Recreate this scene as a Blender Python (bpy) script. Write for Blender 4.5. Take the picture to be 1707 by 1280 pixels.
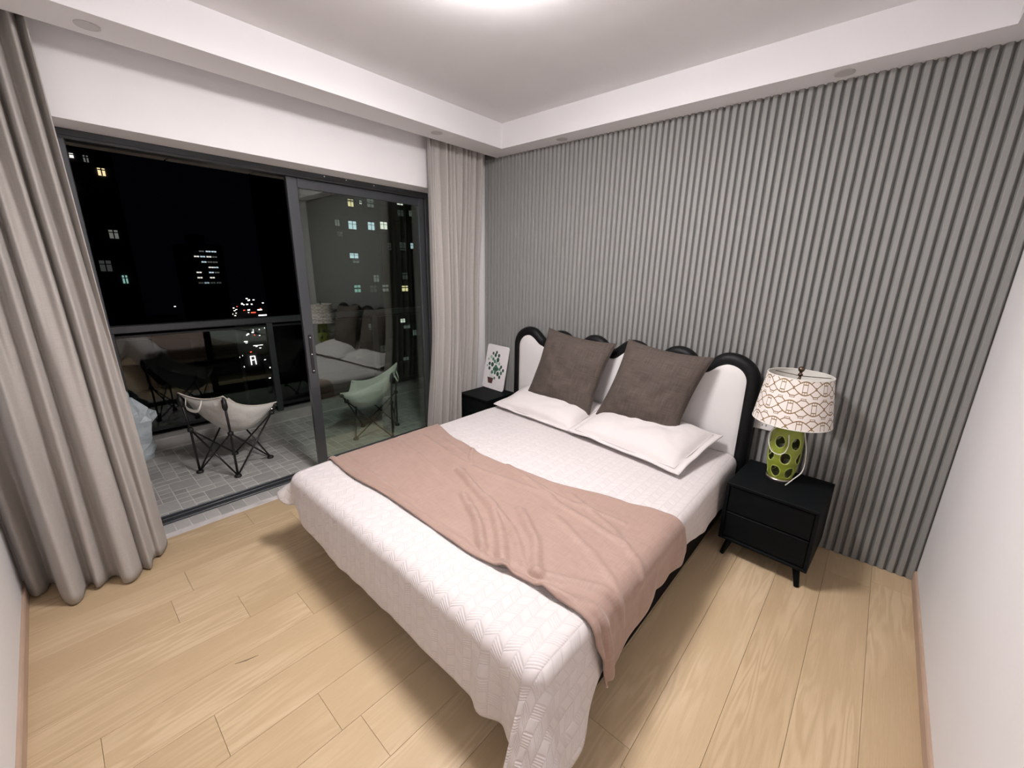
import bpy, math, random
from mathutils import Vector, Matrix, noise
R = random.Random(7)
pi = math.pi
for o in list(bpy.data.objects): bpy.data.objects.remove(o, do_unlink=True)
scn = bpy.context.scene
COL = scn.collection

# ------------------------------------------------------------------ camera
W, D, HS, HC = 3.2885, 3.157, 2.50, 2.678          # room width (x), depth (y), soffit and ceiling heights
S1, S2, S3, SLOT = 0.3826, 0.1706, 0.2242, 0.1555   # soffit edges and curtain slot
F_PX, CAM = 684.54, Vector((2.8919, -2.8237, 1.5687))
YAW, PITCH, ROLL = 0.7262, -0.2699, 0.0173
fw = Vector((-math.sin(YAW)*math.cos(PITCH), math.cos(YAW)*math.cos(PITCH), math.sin(PITCH)))
rt0 = Vector((math.cos(YAW), math.sin(YAW), 0)); up0 = rt0.cross(fw)
rt = rt0*math.cos(ROLL) + up0*math.sin(ROLL); up = up0*math.cos(ROLL) - rt0*math.sin(ROLL)
cd = bpy.data.cameras.new('camera'); cam = bpy.data.objects.new('camera', cd); COL.objects.link(cam)
cd.sensor_fit = 'HORIZONTAL'; cd.sensor_width = 36.0; cd.lens = F_PX/1707.0*36.0
cd.clip_start = 0.02; cd.clip_end = 2000
cam.matrix_world = Matrix(((rt.x, up.x, -fw.x, CAM.x), (rt.y, up.y, -fw.y, CAM.y), (rt.z, up.z, -fw.z, CAM.z), (0, 0, 0, 1)))
scn.camera = cam
# ------------------------------------------------------------------ world (night sky)
wd = bpy.data.worlds.new('night'); scn.world = wd; wd.use_nodes = True
wd.node_tree.nodes['Background'].inputs[0].default_value = (0.10, 0.12, 0.2, 1)
wd.node_tree.nodes['Background'].inputs[1].default_value = 0.006
vs = scn.view_settings
vs.view_transform = 'Standard'; vs.look = 'None'; vs.gamma = 1; vs.use_curve_mapping = False
vs.exposure = 0.0
LAMP_STRENGTH = 108.0
LAMP_COLOR = (1.0, 0.955, 0.955)

# ------------------------------------------------------------------ node helpers
class X:
    """tiny expression wrapper around Math nodes"""
    def __init__(s, nt, sock): s.nt, s.s = nt, sock
    def _op(s, op, *o):
        n = s.nt.nodes.new('ShaderNodeMath'); n.operation = op
        for i, v in enumerate((s,)+o):
            if isinstance(v, X): s.nt.links.new(v.s, n.inputs[i])
            else: n.inputs[i].default_value = v
        return X(s.nt, n.outputs[0])
    def __add__(s, o): return s._op('ADD', o)
    def __sub__(s, o): return s._op('SUBTRACT', o)
    def __mul__(s, o): return s._op('MULTIPLY', o)
    def __truediv__(s, o): return s._op('DIVIDE', o)
    __radd__ = __add__; __rmul__ = __mul__
    def floor(s): return s._op('FLOOR')
    def fract(s): return s._op('FRACT')
    def mod(s, o): return s._op('FLOORED_MODULO', o)
    def ping(s, o): return s._op('PINGPONG', o)
    def sin(s): return s._op('SINE')
    def cos(s): return s._op('COSINE')
    def abs(s): return s._op('ABSOLUTE')
    def lt(s, o): return s._op('LESS_THAN', o)
    def gt(s, o): return s._op('GREATER_THAN', o)
    def max(s, o): return s._op('MAXIMUM', o)
    def min(s, o): return s._op('MINIMUM', o)
    def pow(s, o): return s._op('POWER', o)

class Mat:
    def __init__(s, name, color=(.5,.5,.5), rough=.6, metal=0, spec=.5, sheen=0):
        s.m = bpy.data.materials.new(name); s.m.use_nodes = True
        s.nt = s.m.node_tree; s.b = s.nt.nodes['Principled BSDF']
        s.set('Base Color', (*color, 1)); s.set('Roughness', rough); s.set('Metallic', metal)
        s.set('Specular IOR Level', spec)
        if sheen: s.set('Sheen Weight', sheen); s.set('Sheen Roughness', .4)
    def set(s, k, v): s.b.inputs[k].default_value = v
    def link(s, a, k): s.nt.links.new(a.s if isinstance(a, X) else a, s.b.inputs[k])
    def node(s, t, **kw):
        n = s.nt.nodes.new(t)
        for k, v in kw.items(): setattr(n, k, v)
        return n
    def coord(s, which='Object', scale=(1,1,1), offset=None):
        tc = s.node('ShaderNodeTexCoord'); mp = s.node('ShaderNodeMapping')
        s.nt.links.new(tc.outputs[which], mp.inputs[0]); mp.inputs['Scale'].default_value = scale
        if offset is not None: s.nt.links.new(offset, mp.inputs['Location'])
        return mp.outputs[0]
    def noise(s, vec, scale=5, detail=3, rough=.5, dist=0):
        n = s.node('ShaderNodeTexNoise'); s.nt.links.new(vec, n.inputs['Vector'])
        n.inputs['Scale'].default_value = scale; n.inputs['Detail'].default_value = detail
        n.inputs['Roughness'].default_value = rough; n.inputs['Distortion'].default_value = dist
        return X(s.nt, n.outputs['Fac'])
    def sep(s, vec):
        n = s.node('ShaderNodeSeparateXYZ'); s.nt.links.new(vec, n.inputs[0])
        return [X(s.nt, n.outputs[i]) for i in range(3)]
    def ramp(s, fac, stops):
        n = s.node('ShaderNodeValToRGB'); s.nt.links.new(fac.s, n.inputs[0])
        e = n.color_ramp.elements
        while len(e) < len(stops): e.new(.5)
        for i, (p, c) in enumerate(stops): e[i].position = p; e[i].color = (*c, 1)
        return n.outputs[0]
    def mix(s, fac, a, b):
        n = s.node('ShaderNodeMix', data_type='RGBA')
        def put(i, v):
            if isinstance(v, tuple): n.inputs[i].default_value = (*v, 1)
            else: s.nt.links.new(v, n.inputs[i])
        s.nt.links.new(fac.s, n.inputs[0]); put(6, a); put(7, b)
        return n.outputs[2]
    def bump(s, h, strength=.3, dist=.01):
        n = s.node('ShaderNodeBump'); n.inputs['Strength'].default_value = strength
        n.inputs['Distance'].default_value = dist
        s.nt.links.new(h.s, n.inputs['Height']); s.nt.links.new(n.outputs[0], s.b.inputs['Normal'])
        return n

def vary(color, rough, scale, amt, bump=0, bscale=None, bdist=.004, coord=(1,1,1), which='Object', name='mat', **kw):
    """plain colour with soft noise variation and a fine bump"""
    m = Mat(name, color, rough, **kw); v = m.coord(which, coord)
    n = m.noise(v, scale, 4)
    lo = tuple(c*(1-amt) for c in color); hi = tuple(min(1, c*(1+amt)) for c in color)
    m.link(m.ramp(n, [(.3, lo), (.7, hi)]), 'Base Color')
    if bump: m.bump(m.noise(v, bscale or scale*4, 3), bump, bdist)
    return m.m

M = {}
M['wall'] = vary((.81,.795,.80), .92, 3, .015, .12, 60, .003, name='wall_paint')
M['ceil'] = vary((.80,.79,.80), .95, 2.2, .02, .25, 3.0, .02, name='ceiling_plaster')
M['slat'] = vary((.262,.262,.252), .62, 25, .05, .12, 300, .001, coord=(1,1,.05), name='grey_slat')
M['slatback'] = vary((.16,.16,.155), .8, 5, .05, name='slat_backing')
M['base'] = vary((.50,.36,.27), .55, 8, .06, coord=(1,1,4), name='baseboard_wood')
M['black'] = vary((.0040,.0052,.0058), .55, 6, .25, .15, 60, .002, coord=(1,12,12), name='black_wood', spec=.09)
M['blackfab'] = vary((.005,.005,.0055), .5, 60, .3, .2, 250, .001, name='black_leather', spec=.2)
M['bedbase'] = vary((.008,.0065,.006), .85, 50, .3, name='bed_base_fabric', spec=.1)
M['hbwhite'] = vary((.72,.70,.695), .65, 6, .02, .08, 400, .001, name='white_leather')
M['alu'] = vary((.070,.075,.082), .28, 4, .05, name='grey_aluminium', metal=.35)
M['aludark'] = vary((.02,.021,.023), .4, 4, .05, name='dark_aluminium', metal=.3)
M['rubber'] = Mat('black_plastic', (.012,.012,.012), .5).m
M['steel'] = Mat('brushed_steel', (.55,.50,.46), .32, metal=1).m
M['bronze'] = Mat('aged_bronze', (.16,.12,.085), .35, metal=1).m
M['white'] = Mat('white_plastic', (.8,.78,.77), .4).m
M['cordmat'] = Mat('pearl_cord', (.72,.70,.64), .35).m
M['dl'] = Mat('downlight_grey', (.55,.53,.52), .5).m
M['dlface'] = Mat('downlight_lens', (.40,.385,.38), .4).m
M['canvas'] = vary((.72,.70,.66), .85, 9, .05, .5, 14, .02, name='cream_canvas')
M['strap'] = Mat('cream_strap', (.78,.75,.68), .8).m
M['tube'] = Mat('black_tube', (.012,.011,.011), .35).m
M['mortar'] = vary((.66,.62,.60), .9, 14, .12, .4, 60, .006, name='white_mortar')
M['grout'] = vary((.70,.68,.65), .95, 20, .1, .2, 90, .003, name='pale_grout')
M['concrete'] = vary((.38,.365,.345), .9, 6, .12, .2, 50, .004, name='balcony_concrete')
M['balcpanel'] = vary((.46,.42,.385), .8, 5, .1, name='balcony_soffit')
M['tower'] = vary((.04,.042,.048), .9, .05, .15, name='tower_concrete')
M['towerframe'] = Mat('tower_window_frame', (.03,.03,.03), .6).m
M['scratch'] = Mat('dark_scratch', (.09,.065,.045), .8).m

def tile_mat():
    m = Mat('balcony_tile', (.33,.325,.31), .55)
    oi = m.node('ShaderNodeObjectInfo'); f = X(m.nt, oi.outputs['Random'])
    v = m.coord('Object'); n = m.noise(v, 40, 4)
    m.link(m.ramp(f*.6 + n*.4, [(.15,(.37,.365,.35)), (.85,(.54,.525,.50))]), 'Base Color')
    m.bump(n, .25, .003); return m.m
M['tile'] = tile_mat()
def tile_stuff_mat():
    m = Mat('balcony_tile_far', (.33,.325,.31), .55); v = m.coord('Object'); n = m.noise(v, 9, 4)
    m.link(m.ramp(n, [(.25,(.37,.365,.35)), (.75,(.54,.525,.50))]), 'Base Color'); return m.m
M['tilefar'] = tile_stuff_mat()

def wood_floor():
    m = Mat('oak_floor', (.6,.45,.28), .42, spec=.35)
    oi = m.node('ShaderNodeObjectInfo'); rnd = X(m.nt, oi.outputs['Random'])
    cb = m.node('ShaderNodeCombineXYZ')
    for i, k in enumerate((37., 91., 13.)): m.nt.links.new((rnd*k).s, cb.inputs[i])
    v = m.coord('Object', (1,1,1), cb.outputs[0])
    x, y, z = m.sep(m.coord('Object'))
    # cathedral grain: distorted elongated rings
    vs_ = m.coord('Object', (9, .85, 1), cb.outputs[0])
    warp = m.noise(vs_, 1.6, 2, .5, .3)
    rings = (warp*46.).sin()*.5 + .5
    patch = m.noise(m.coord('Object', (3.2, .8, 1), cb.outputs[0]), 1.7, 2)
    pm = ((patch-.40)*5.).max(0.).min(1.)
    fib = m.noise(m.coord('Object', (150, 2.2, 1), cb.outputs[0]), 3, 5, .65)
    fine = m.noise(m.coord('Object', (60, 9, 1), cb.outputs[0]), 4, 3, .6)
    g = rings*pm*.36 + fib*.36 + fine*.16 + rnd*.20
    m.link(m.ramp(g, [(.14,(.465,.335,.198)), (.45,(.560,.418,.258)), (.78,(.640,.492,.322))]), 'Base Color')
    m.bump(rings*pm*.5 + fib*.6, .16, .0015)
    return m.m
M['floor'] = wood_floor()
M['floorbase'] = Mat('floor_gap', (.24,.165,.095), .8).m

def curtain_mat():
    m = Mat('curtain_linen', (.40,.37,.345), .85, sheen=.15)
    v = m.coord('UV', (1,1,1)); u, w, _ = m.sep(v)
    a = m.noise(m.coord('UV', (900, 18, 1)), 1, 2); b = m.noise(m.coord('UV', (20, 700, 1)), 1, 2)
    t = a*.5+b*.5
    m.link(m.ramp(t, [(.32,(.355,.330,.305)), (.68,(.455,.425,.395))]), 'Base Color')
    m.bump(t, .25, .0015); return m.m
M['curtain'] = curtain_mat()

def quilt_mat():
    m = Mat('quilted_cotton', (.80,.745,.735), .8, sheen=.1)
    u, v, _ = m.sep(m.coord('UV'))
    cw, bh = .042, .047
    w = v + u.ping(cw)*.577
    par = ((u/cw).floor() + (w/bh).floor()).mod(2.)
    stripe = (w*(2*pi/.0094)).sin()*.5 + .5
    lu = (u/cw).fract(); lw = (w/bh).fract()
    edge = (lu.min(lu*-1.+1.)*cw).min(lw.min(lw*-1.+1.)*bh)
    groove = (edge/.005).min(1.)
    puff = (lu*pi).sin()*(lw*pi).sin()
    h = groove*.55 + par*stripe*.55 + (par*-1.+1.)*puff*.6
    soft = m.noise(m.coord('UV'), 7, 3)
    m.bump(h + soft*.9, .55, .0036)
    m.link(m.ramp(h, [(.0,(.605,.558,.550)), (.6,(.655,.607,.600))]), 'Base Color')
    return m.m
M['quilt'] = quilt_mat()

def cloth_mat(name, c1, c2, sx, sy, bump=.3, rough=.85, sheen=.0, bd=.0015, wr=0):
    m = Mat(name, c1, rough, sheen=sheen)
    a = m.noise(m.coord('UV', (sx, sy*.04, 1)), 1, 3); b = m.noise(m.coord('UV', (sx*.04, sy, 1)), 1, 3)
    c = m.noise(m.coord('UV'), 5, 4)
    t = a*.4 + b*.4 + c*.2
    m.link(m.ramp(t, [(.34, c1), (.66, c2)]), 'Base Color')
    h = t
    if wr: h = t*.25 + m.noise(m.coord('UV', (1, 1, 1)), wr, 3, .5, .6)
    m.bump(h, bump, bd); return m.m
M['cushion'] = cloth_mat('brown_linen', (.038,.028,.023), (.108,.082,.067), 230, 230, .6)
M['pillow'] = cloth_mat('pillow_cotton', (.64,.595,.585), (.69,.645,.635), 500, 500, .25, wr=14, bd=.006)
M['runner'] = cloth_mat('velvet_runner', (.315,.205,.165), (.400,.275,.228), 300, 300, .45, .62, .25, wr=13, bd=.009)
M['bag'] = vary((.68,.75,.79), .4, 12, .08, .7, 18, .02, name='pale_plastic_bag')

def glass_mat(name, tint, f0, rough=0.0):
    """thin clear glass: Fresnel (Schlick) mix of transparent and mirror"""
    m = bpy.data.materials.new(name); m.use_nodes = True; nt = m.node_tree; nt.nodes.clear()
    out = nt.nodes.new('ShaderNodeOutputMaterial'); mx = nt.nodes.new('ShaderNodeMixShader')
    tr = nt.nodes.new('ShaderNodeBsdfTransparent'); gl = nt.nodes.new('ShaderNodeBsdfGlossy'); lw = nt.nodes.new('ShaderNodeLayerWeight')
    lw.inputs['Blend'].default_value = .5; tr.inputs[0].default_value = (*tint, 1)
    gl.inputs['Roughness'].default_value = rough; gl.inputs[0].default_value = (.93,.97,.94,1)
    f = X(nt, lw.outputs['Facing']).pow(5.)*(1-f0) + f0
    nt.links.new(f.s, mx.inputs[0]); nt.links.new(tr.outputs[0], mx.inputs[1]); nt.links.new(gl.outputs[0], mx.inputs[2])
    nt.links.new(mx.outputs[0], out.inputs[0]); return m
M['glass'] = glass_mat('door_glass', (.86,.93,.89), .110, .004)
M['railglass'] = glass_mat('railing_glass', (.88,.91,.91), .045, .015)

def emit(name, color, strength):
    m = bpy.data.materials.new(name); m.use_nodes = True; nt = m.node_tree; nt.nodes.clear()
    out = nt.nodes.new('ShaderNodeOutputMaterial'); e = nt.nodes.new('ShaderNodeEmission')
    e.inputs[0].default_value = (*color, 1); e.inputs[1].default_value = strength
    nt.links.new(e.outputs[0], out.inputs[0]); return m

def shade_mat():
    m = Mat('lattice_lampshade', (.80,.74,.70), .8)
    u, v, _ = m.sep(m.coord('UV'))            # u: repeats round the shade, v: rows
    row = v.floor(); uu = u + row.mod(2.)*.5; y = v.fract() - .5
    w = .030
    c = (uu*pi).cos()
    a = (y - c*.34).abs().lt(w)
    b = (y + c*.34).abs().lt(w)
    d = (uu + .5).fract() - .5                # from the lens centre
    e2 = uu.fract() - .5                      # from the crossing
    bars = (d.abs() - .105).abs().lt(.013)*(y.abs().lt(.31))
    cross = (y.abs() - .19).abs().lt(w*.8)*(d.abs().lt(.11))
    tick = d.abs().lt(.011)*(y.abs().gt(.19))*(y.abs().lt(.335))
    bars2 = (e2.abs() - .10).abs().lt(.013)*(y.abs().gt(.40))
    cross2 = (y.abs() - .40).abs().lt(w*.8)*(e2.abs().lt(.11))
    leg = (y.abs() - (e2.abs()*-.95 + .50)).abs().lt(w)*(e2.abs().gt(.10))*(e2.abs().lt(.27))
    cap = y.abs().gt(.472)*(e2.abs().lt(.11))
    ring = ((e2*2.6)*(e2*2.6) + y*y).pow(.5)
    dot = (ring - .07).abs().lt(.026)
    mask = a.max(b).max(bars).max(cross).max(tick).max(bars2).max(cross2).max(leg).max(dot).max(cap)
    m.link(m.mix(mask, (.80,.745,.705), (.22,.135,.045)), 'Base Color')
    t = m.node('ShaderNodeBsdfTranslucent'); t.inputs[0].default_value = (.8,.74,.68,1)
    return m.m
M['shade'] = shade_mat()
M['shadein'] = Mat('shade_lining', (.78,.76,.71), .8).m
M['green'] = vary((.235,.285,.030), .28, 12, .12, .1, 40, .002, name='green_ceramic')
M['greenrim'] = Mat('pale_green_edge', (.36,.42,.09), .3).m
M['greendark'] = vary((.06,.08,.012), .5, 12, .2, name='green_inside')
M['board'] = Mat('white_board', (.80,.77,.78), .35).m
M['leaf1'] = Mat('print_leaf_dark', (.028,.075,.055), .5).m
M['leaf2'] = Mat('print_leaf_mid', (.075,.19,.13), .5).m
M['leaf3'] = Mat('print_leaf_pale', (.30,.46,.38), .5).m
M['pot'] = Mat('print_pot_brown', (.10,.04,.035), .5).m

# ------------------------------------------------------------------ mesh helpers
def mesh(name, V, F, mats, smooth=False, uv=None, mi=None):
    me = bpy.data.meshes.new(name); me.from_pydata([tuple(v) for v in V], [], F)
    for m in (mats if isinstance(mats, (list, tuple)) else [mats]): me.materials.append(m)
    if uv is not None:
        l = me.uv_layers.new(name='UVMap').data
        for i, lp in enumerate(me.loops): l[i].uv = uv[lp.vertex_index]
    if mi is not None: me.polygons.foreach_set('material_index', mi)
    if smooth: me.polygons.foreach_set('use_smooth', [True]*len(me.polygons))
    me.update(); return me
def link(name, data, parent=None, loc=(0,0,0), rot=(0,0,0), world=False):
    o = bpy.data.objects.new(name, data); COL.objects.link(o); o.location = loc; o.rotation_euler = rot
    if parent:
        o.parent = parent
        if world: o.matrix_parent_inverse = parent.matrix_basis.inverted()
    return o
def tag(o, label=None, cat=None, group=None, kind=None):
    for k, v in (('label', label), ('category', cat), ('group', group), ('kind', kind)):
        if v: o[k] = v
    return o
def thing(name, label, cat, loc=(0,0,0), rot=(0,0,0), group=None):
    o = bpy.data.objects.new(name, None); COL.objects.link(o); o.location = loc; o.rotation_euler = rot
    o.empty_display_size = .1
    return tag(o, label, cat, group)

class G:
    """geometry collector"""
    def __init__(s): s.V, s.F, s.MI = [], [], []
    def add(s, V, F, m=0):
        n = len(s.V); s.V += [tuple(v) for v in V]; s.F += [tuple(i+n for i in f) for f in F]; s.MI += [m]*len(F)
    def box(s, x0, x1, y0, y1, z0, z1, c=0, m=0):
        """box with all edges chamfered by c"""
        if c <= 0:
            V = [(x,y,z) for x in (x0,x1) for y in (y0,y1) for z in (z0,z1)]
            F = [(0,1,3,2),(4,6,7,5),(0,4,5,1),(2,3,7,6),(0,2,6,4),(1,5,7,3)]
            s.add(V, F, m); return
        X0 = ((x0,y0,z0),(x1,y1,z1)); V = []; idx = {}
        for a in (0,1):
            for b in (0,1):
                for d in (0,1):
                    p = [X0[a][0], X0[b][1], X0[d][2]]; q = [1-2*a, 1-2*b, 1-2*d]
                    for ax in range(3):
                        r = [p[i] + (0 if i == ax else q[i]*c) for i in range(3)]
                        idx[(a,b,d,ax)] = len(V); V.append(r)
        F = []
        for ax in range(3):
            o = [i for i in range(3) if i != ax]
            for sd in (0,1):
                k = []
                for e, f in ((0,0),(0,1),(1,1),(1,0)):
                    t = [0,0,0]; t[ax] = sd; t[o[0]] = e; t[o[1]] = f; k.append(idx[(*t, ax)])
                F.append(k)
            # edges parallel to ax
            for e in (0,1):
                for f in (0,1):
                    t0 = [0,0,0]; t0[o[0]] = e; t0[o[1]] = f; t1 = list(t0); t1[ax] = 1
                    F.append([idx[(*t0,o[0])], idx[(*t1,o[0])], idx[(*t1,o[1])], idx[(*t0,o[1])]])
        for a in (0,1):
            for b in (0,1):
                for d in (0,1): F.append([idx[(a,b,d,i)] for i in range(3)])
        s.add(V, F, m)
    def tube(s, P, r, n=10, closed=False, caps=True, m=0):
        P = [Vector(p) for p in P]; k = len(P); rs = r if isinstance(r, (list, tuple)) else [r]*k
        V, F = [], []
        T = [((P[(i+1) % k] if (closed or i < k-1) else P[i]) - (P[i-1] if (closed or i > 0) else P[i])).normalized() for i in range(k)]
        a = Vector((0,0,1)) if abs(T[0].z) < .9 else Vector((1,0,0))
        N = (a - T[0]*a.dot(T[0])).normalized()
        for i in range(k):
            N = (N - T[i]*N.dot(T[i])).normalized(); B = T[i].cross(N)
            for j in range(n):
                t = 2*pi*j/n; V.append(P[i] + (N*math.cos(t) + B*math.sin(t))*rs[i])
        for i in range(k if closed else k-1):
            i2 = (i+1) % k
            for j in range(n): F.append((i*n+j, i*n+(j+1) % n, i2*n+(j+1) % n, i2*n+j))
        if caps and not closed: F.append(tuple(range(n-1,-1,-1))); F.append(tuple((k-1)*n+j for j in range(n)))
        s.add(V, F, m)
    def lathe(s, prof, n=32, c=(0,0,0), m=0):
        V, F = [], []
        for r, z in prof:
            for j in range(n): t = 2*pi*j/n; V.append((c[0]+r*math.cos(t), c[1]+r*math.sin(t), c[2]+z))
        for i in range(len(prof)-1):
            for j in range(n): F.append((i*n+j, i*n+(j+1) % n, (i+1)*n+(j+1) % n, (i+1)*n+j))
        if prof[0][0] > 1e-5: F.append(tuple(range(n-1,-1,-1)))
        if prof[-1][0] > 1e-5: F.append(tuple((len(prof)-1)*n+j for j in range(n)))
        s.add(V, F, m)
    def prism(s, poly, axis, a0, a1, m=0):
        """extrude a 2D polygon along an axis (0 x, 1 y, 2 z)"""
        def P(u, v, w): q = [u, v]; q.insert(axis, w); return q
        n = len(poly); V = [P(*p, a0) for p in poly] + [P(*p, a1) for p in poly]
        F = [tuple(range(n-1,-1,-1)), tuple(range(n, 2*n))] + [(i, (i+1) % n, n+(i+1) % n, n+i) for i in range(n)]
        s.add(V, F, m)
    def mesh(s, name, mats, smooth=False): return mesh(name, s.V, s.F, mats, smooth, mi=s.MI)
    def obj(s, name, mats, parent=None, smooth=False, **kw):
        me = s.mesh(name, mats, smooth)
        import bmesh
        bm = bmesh.new(); bm.from_mesh(me); bmesh.ops.recalc_face_normals(bm, faces=bm.faces); bm.to_mesh(me); bm.free()
        return link(name, me, parent, **kw)
def auto_smooth(o, ang=40):
    me = o.data; me.polygons.foreach_set('use_smooth', [True]*len(me.polygons)); me.set_sharp_from_angle(angle=math.radians(ang)); return o
def struct(o): o['kind'] = 'structure'; return o
def lerp(a, b, t): return a + (b-a)*t
def sstep(a, b, x): t = max(0, min(1, (x-a)/(b-a))); return t*t*(3-2*t)
def interp(tab, x):
    if x <= tab[0][0]: return tab[0][1]
    for (a, p), (b, q) in zip(tab, tab[1:]):
        if x <= b: return lerp(p, q, sstep(a, b, x))
    return tab[-1][1]
def catmull(P, n):
    """n samples along a Catmull-Rom spline through P"""
    P = [Vector(p) for p in P]; k = len(P)-1; out = []
    for i in range(n):
        t = i/(n-1)*k; j = min(int(t), k-1); f = t-j
        p0, p1, p2, p3 = P[max(j-1,0)], P[j], P[j+1], P[min(j+2,k)]
        out.append(.5*((2*p1) + (p2-p0)*f + (2*p0-5*p1+4*p2-p3)*f*f + (3*p1-p0-3*p2+p3)*f**3))
    return out
def n3(x, y, z): return noise.noise(Vector((x, y, z)))

# ================================================================== SETTING
XF = -.018                                           # where the boards begin
g = G(); g.box(XF, W+.1, -D-.1, .03, -.12, -.011); fl = struct(g.obj('floor', M['floorbase']))
PW, gap = .1944, .0005
edges = [XF] + [1.560+PW*k for k in range(-9, 9) if XF+.03 < 1.560+PW*k < W] + [W]
ends = {1.560: -2.410, 1.366: -2.697, 1.171: -2.978, .588: -2.69}
for i in range(len(edges)-1):
    x0, x1 = edges[i], edges[i+1]
    e0 = next((v for k, v in ends.items() if abs(k-x0) < .02), -1.2*R.random()-.2)
    ys = [-D]; e = e0
    e0 = -1.78-.06*(i % 2) if x0 > 2.3 else e0; e = e0
    while e-1.62 > -D+.05: e -= 1.62
    while e < -.03: ys.append(e); e += 1.62
    ys.append(0.012)
    for a, b in zip(ys, ys[1:]):
        hx, hy = (x1-x0)/2-gap, (b-a)/2-gap; c = .0007
        V = [(sx*hx, sy*hy, -.010) for sx, sy in ((-1,-1),(1,-1),(1,1),(-1,1))] + [(sx*hx, sy*hy, -c) for sx, sy in ((-1,-1),(1,-1),(1,1),(-1,1))] + [(sx*(hx-c), sy*(hy-c), 0) for sx, sy in ((-1,-1),(1,-1),(1,1),(-1,1))]
        F = [(8,9,10,11)] + [(q+i_, q+(i_+1) % 4, q+4+(i_+1) % 4, q+4+i_) for q in (0,4) for i_ in range(4)]
        link('floorboard', mesh('floorboard', V, F, M['floor']), fl, ((x0+x1)/2, (a+b)/2, 0))
# small dark scratch in the board
g = G(); g.tube([(1.193,-2.585,.0006),(1.208,-2.55,.0008),(1.218,-2.507,.0006)], [.0006,.0018,.0006], 5)
g.obj('scratch', M['scratch'], fl)

g = G(); g.box(-.02, W+.12, -D-.12, .13, HC, HC+.12); struct(g.obj('ceiling', M['ceil']))
e = .002
for i, b in enumerate(((SLOT, S1, -D, .02, HS, HC+e), (S1, W-S3, -S2, .02, HS, HC+e), (W-S3, W, -D, .02, HS, HC+e), (S1, W-S3, -D, -D+.2, HS, HC+e))):
    g = G(); g.box(*b); struct(g.obj('trim_%d' % (i+1), M['ceil']))

# slat wall
SDP0 = .0195
g = G(); g.box(-.2, W+.12, SDP0, .13, -.1, HC+.1); wb = struct(g.obj('wall_back', M['slatback']))
SP, SDp = .0395, .0195
prof = [(-.0172, SDp), (-.0165, SDp-.002), (-.0112, .0018), (-.0088, 0), (.0088, 0), (.0112, .0018), (.0165, SDp-.002), (.0172, SDp)]
g = G(); g.prism(prof, 2, 0.002, HS)
sm = g.mesh('slat', M['slat'])
k = 0
while (k+.5)*SP < W-.004:
    x = W - .0205 - k*SP
    if x > .015: link('slat', sm, wb, (x, 0, 0))
    k += 1

# window wall with the balcony door opening
OY0, OY1, OZ = -2.662, -.470, 2.190
WX = -.33
g = G()
g.box(WX, 0, -D-.12, OY0, -.12, HC+.05); g.box(WX, 0, OY1, .13, -.12, HC+.05); g.box(WX, 0, OY0, OY1, OZ, HC+.05)
g.box(WX, WX+.12, .13, 1.32, -.2, HC+.05)
struct(g.obj('wall_window', M['wall']))
g = G(); g.box(WX, W+.12, -D-.12, -D, -.12, HC+.1); struct(g.obj('wall_left', M['wall']))
g = G(); g.box(W, W+.12, -D, SDP0, -.12, HC+.1); struct(g.obj('wall_right', M['wall']))
g = G(); g.prism([(W,.001),(W-.012,.001),(W-.012,.055),(W-.008,.062),(W,.062)], 1, -D, -.001); struct(g.obj('baseboard_right', M['base']))
g = G(); g.prism([(-D,.001),(-D+.012,.001),(-D+.012,.055),(-D+.008,.062),(-D,.062)], 0, .0, W-.013); struct(g.obj('baseboard_left', M['base']))

# sill: mortar strip and one row of tiles between boards and track
g = G(); g.box(-.20, XF-.001, OY0, OY1, -.1, -.0048); sl = struct(g.obj('trim_5', M['mortar']))
g = G(); g.box(-.072, XF-.002, OY0+.004, OY1-.004, -.0125, -.002, .002)
mo = g.obj('mortar_strip', M['mortar'], sl)
TP = .0768
def tile_mesh(a, b, h=.010):
    hx, hy, c = a/2-.0028, b/2-.0028, .0015
    V = [(sx*hx, sy*hy, 0) for sx, sy in ((-1,-1),(1,-1),(1,1),(-1,1))] + [(sx*hx, sy*hy, h-c) for sx, sy in ((-1,-1),(1,-1),(1,1),(-1,1))] + [(sx*(hx-c), sy*(hy-c), h) for sx, sy in ((-1,-1),(1,-1),(1,1),(-1,1))]
    F = [(8,9,10,11)] + [(q+i_, q+(i_+1) % 4, q+4+(i_+1) % 4, q+4+i_) for q in (0,4) for i_ in range(4)]
    return V, F
st = mesh('tile', *tile_mesh(.125, TP), M['tile'])
y = -2.547 - TP/2 - TP
while y < OY1-.03:
    if y > OY0+.03: link('tile', st, sl, (-.137, y, -.0125))
    y += TP

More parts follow.
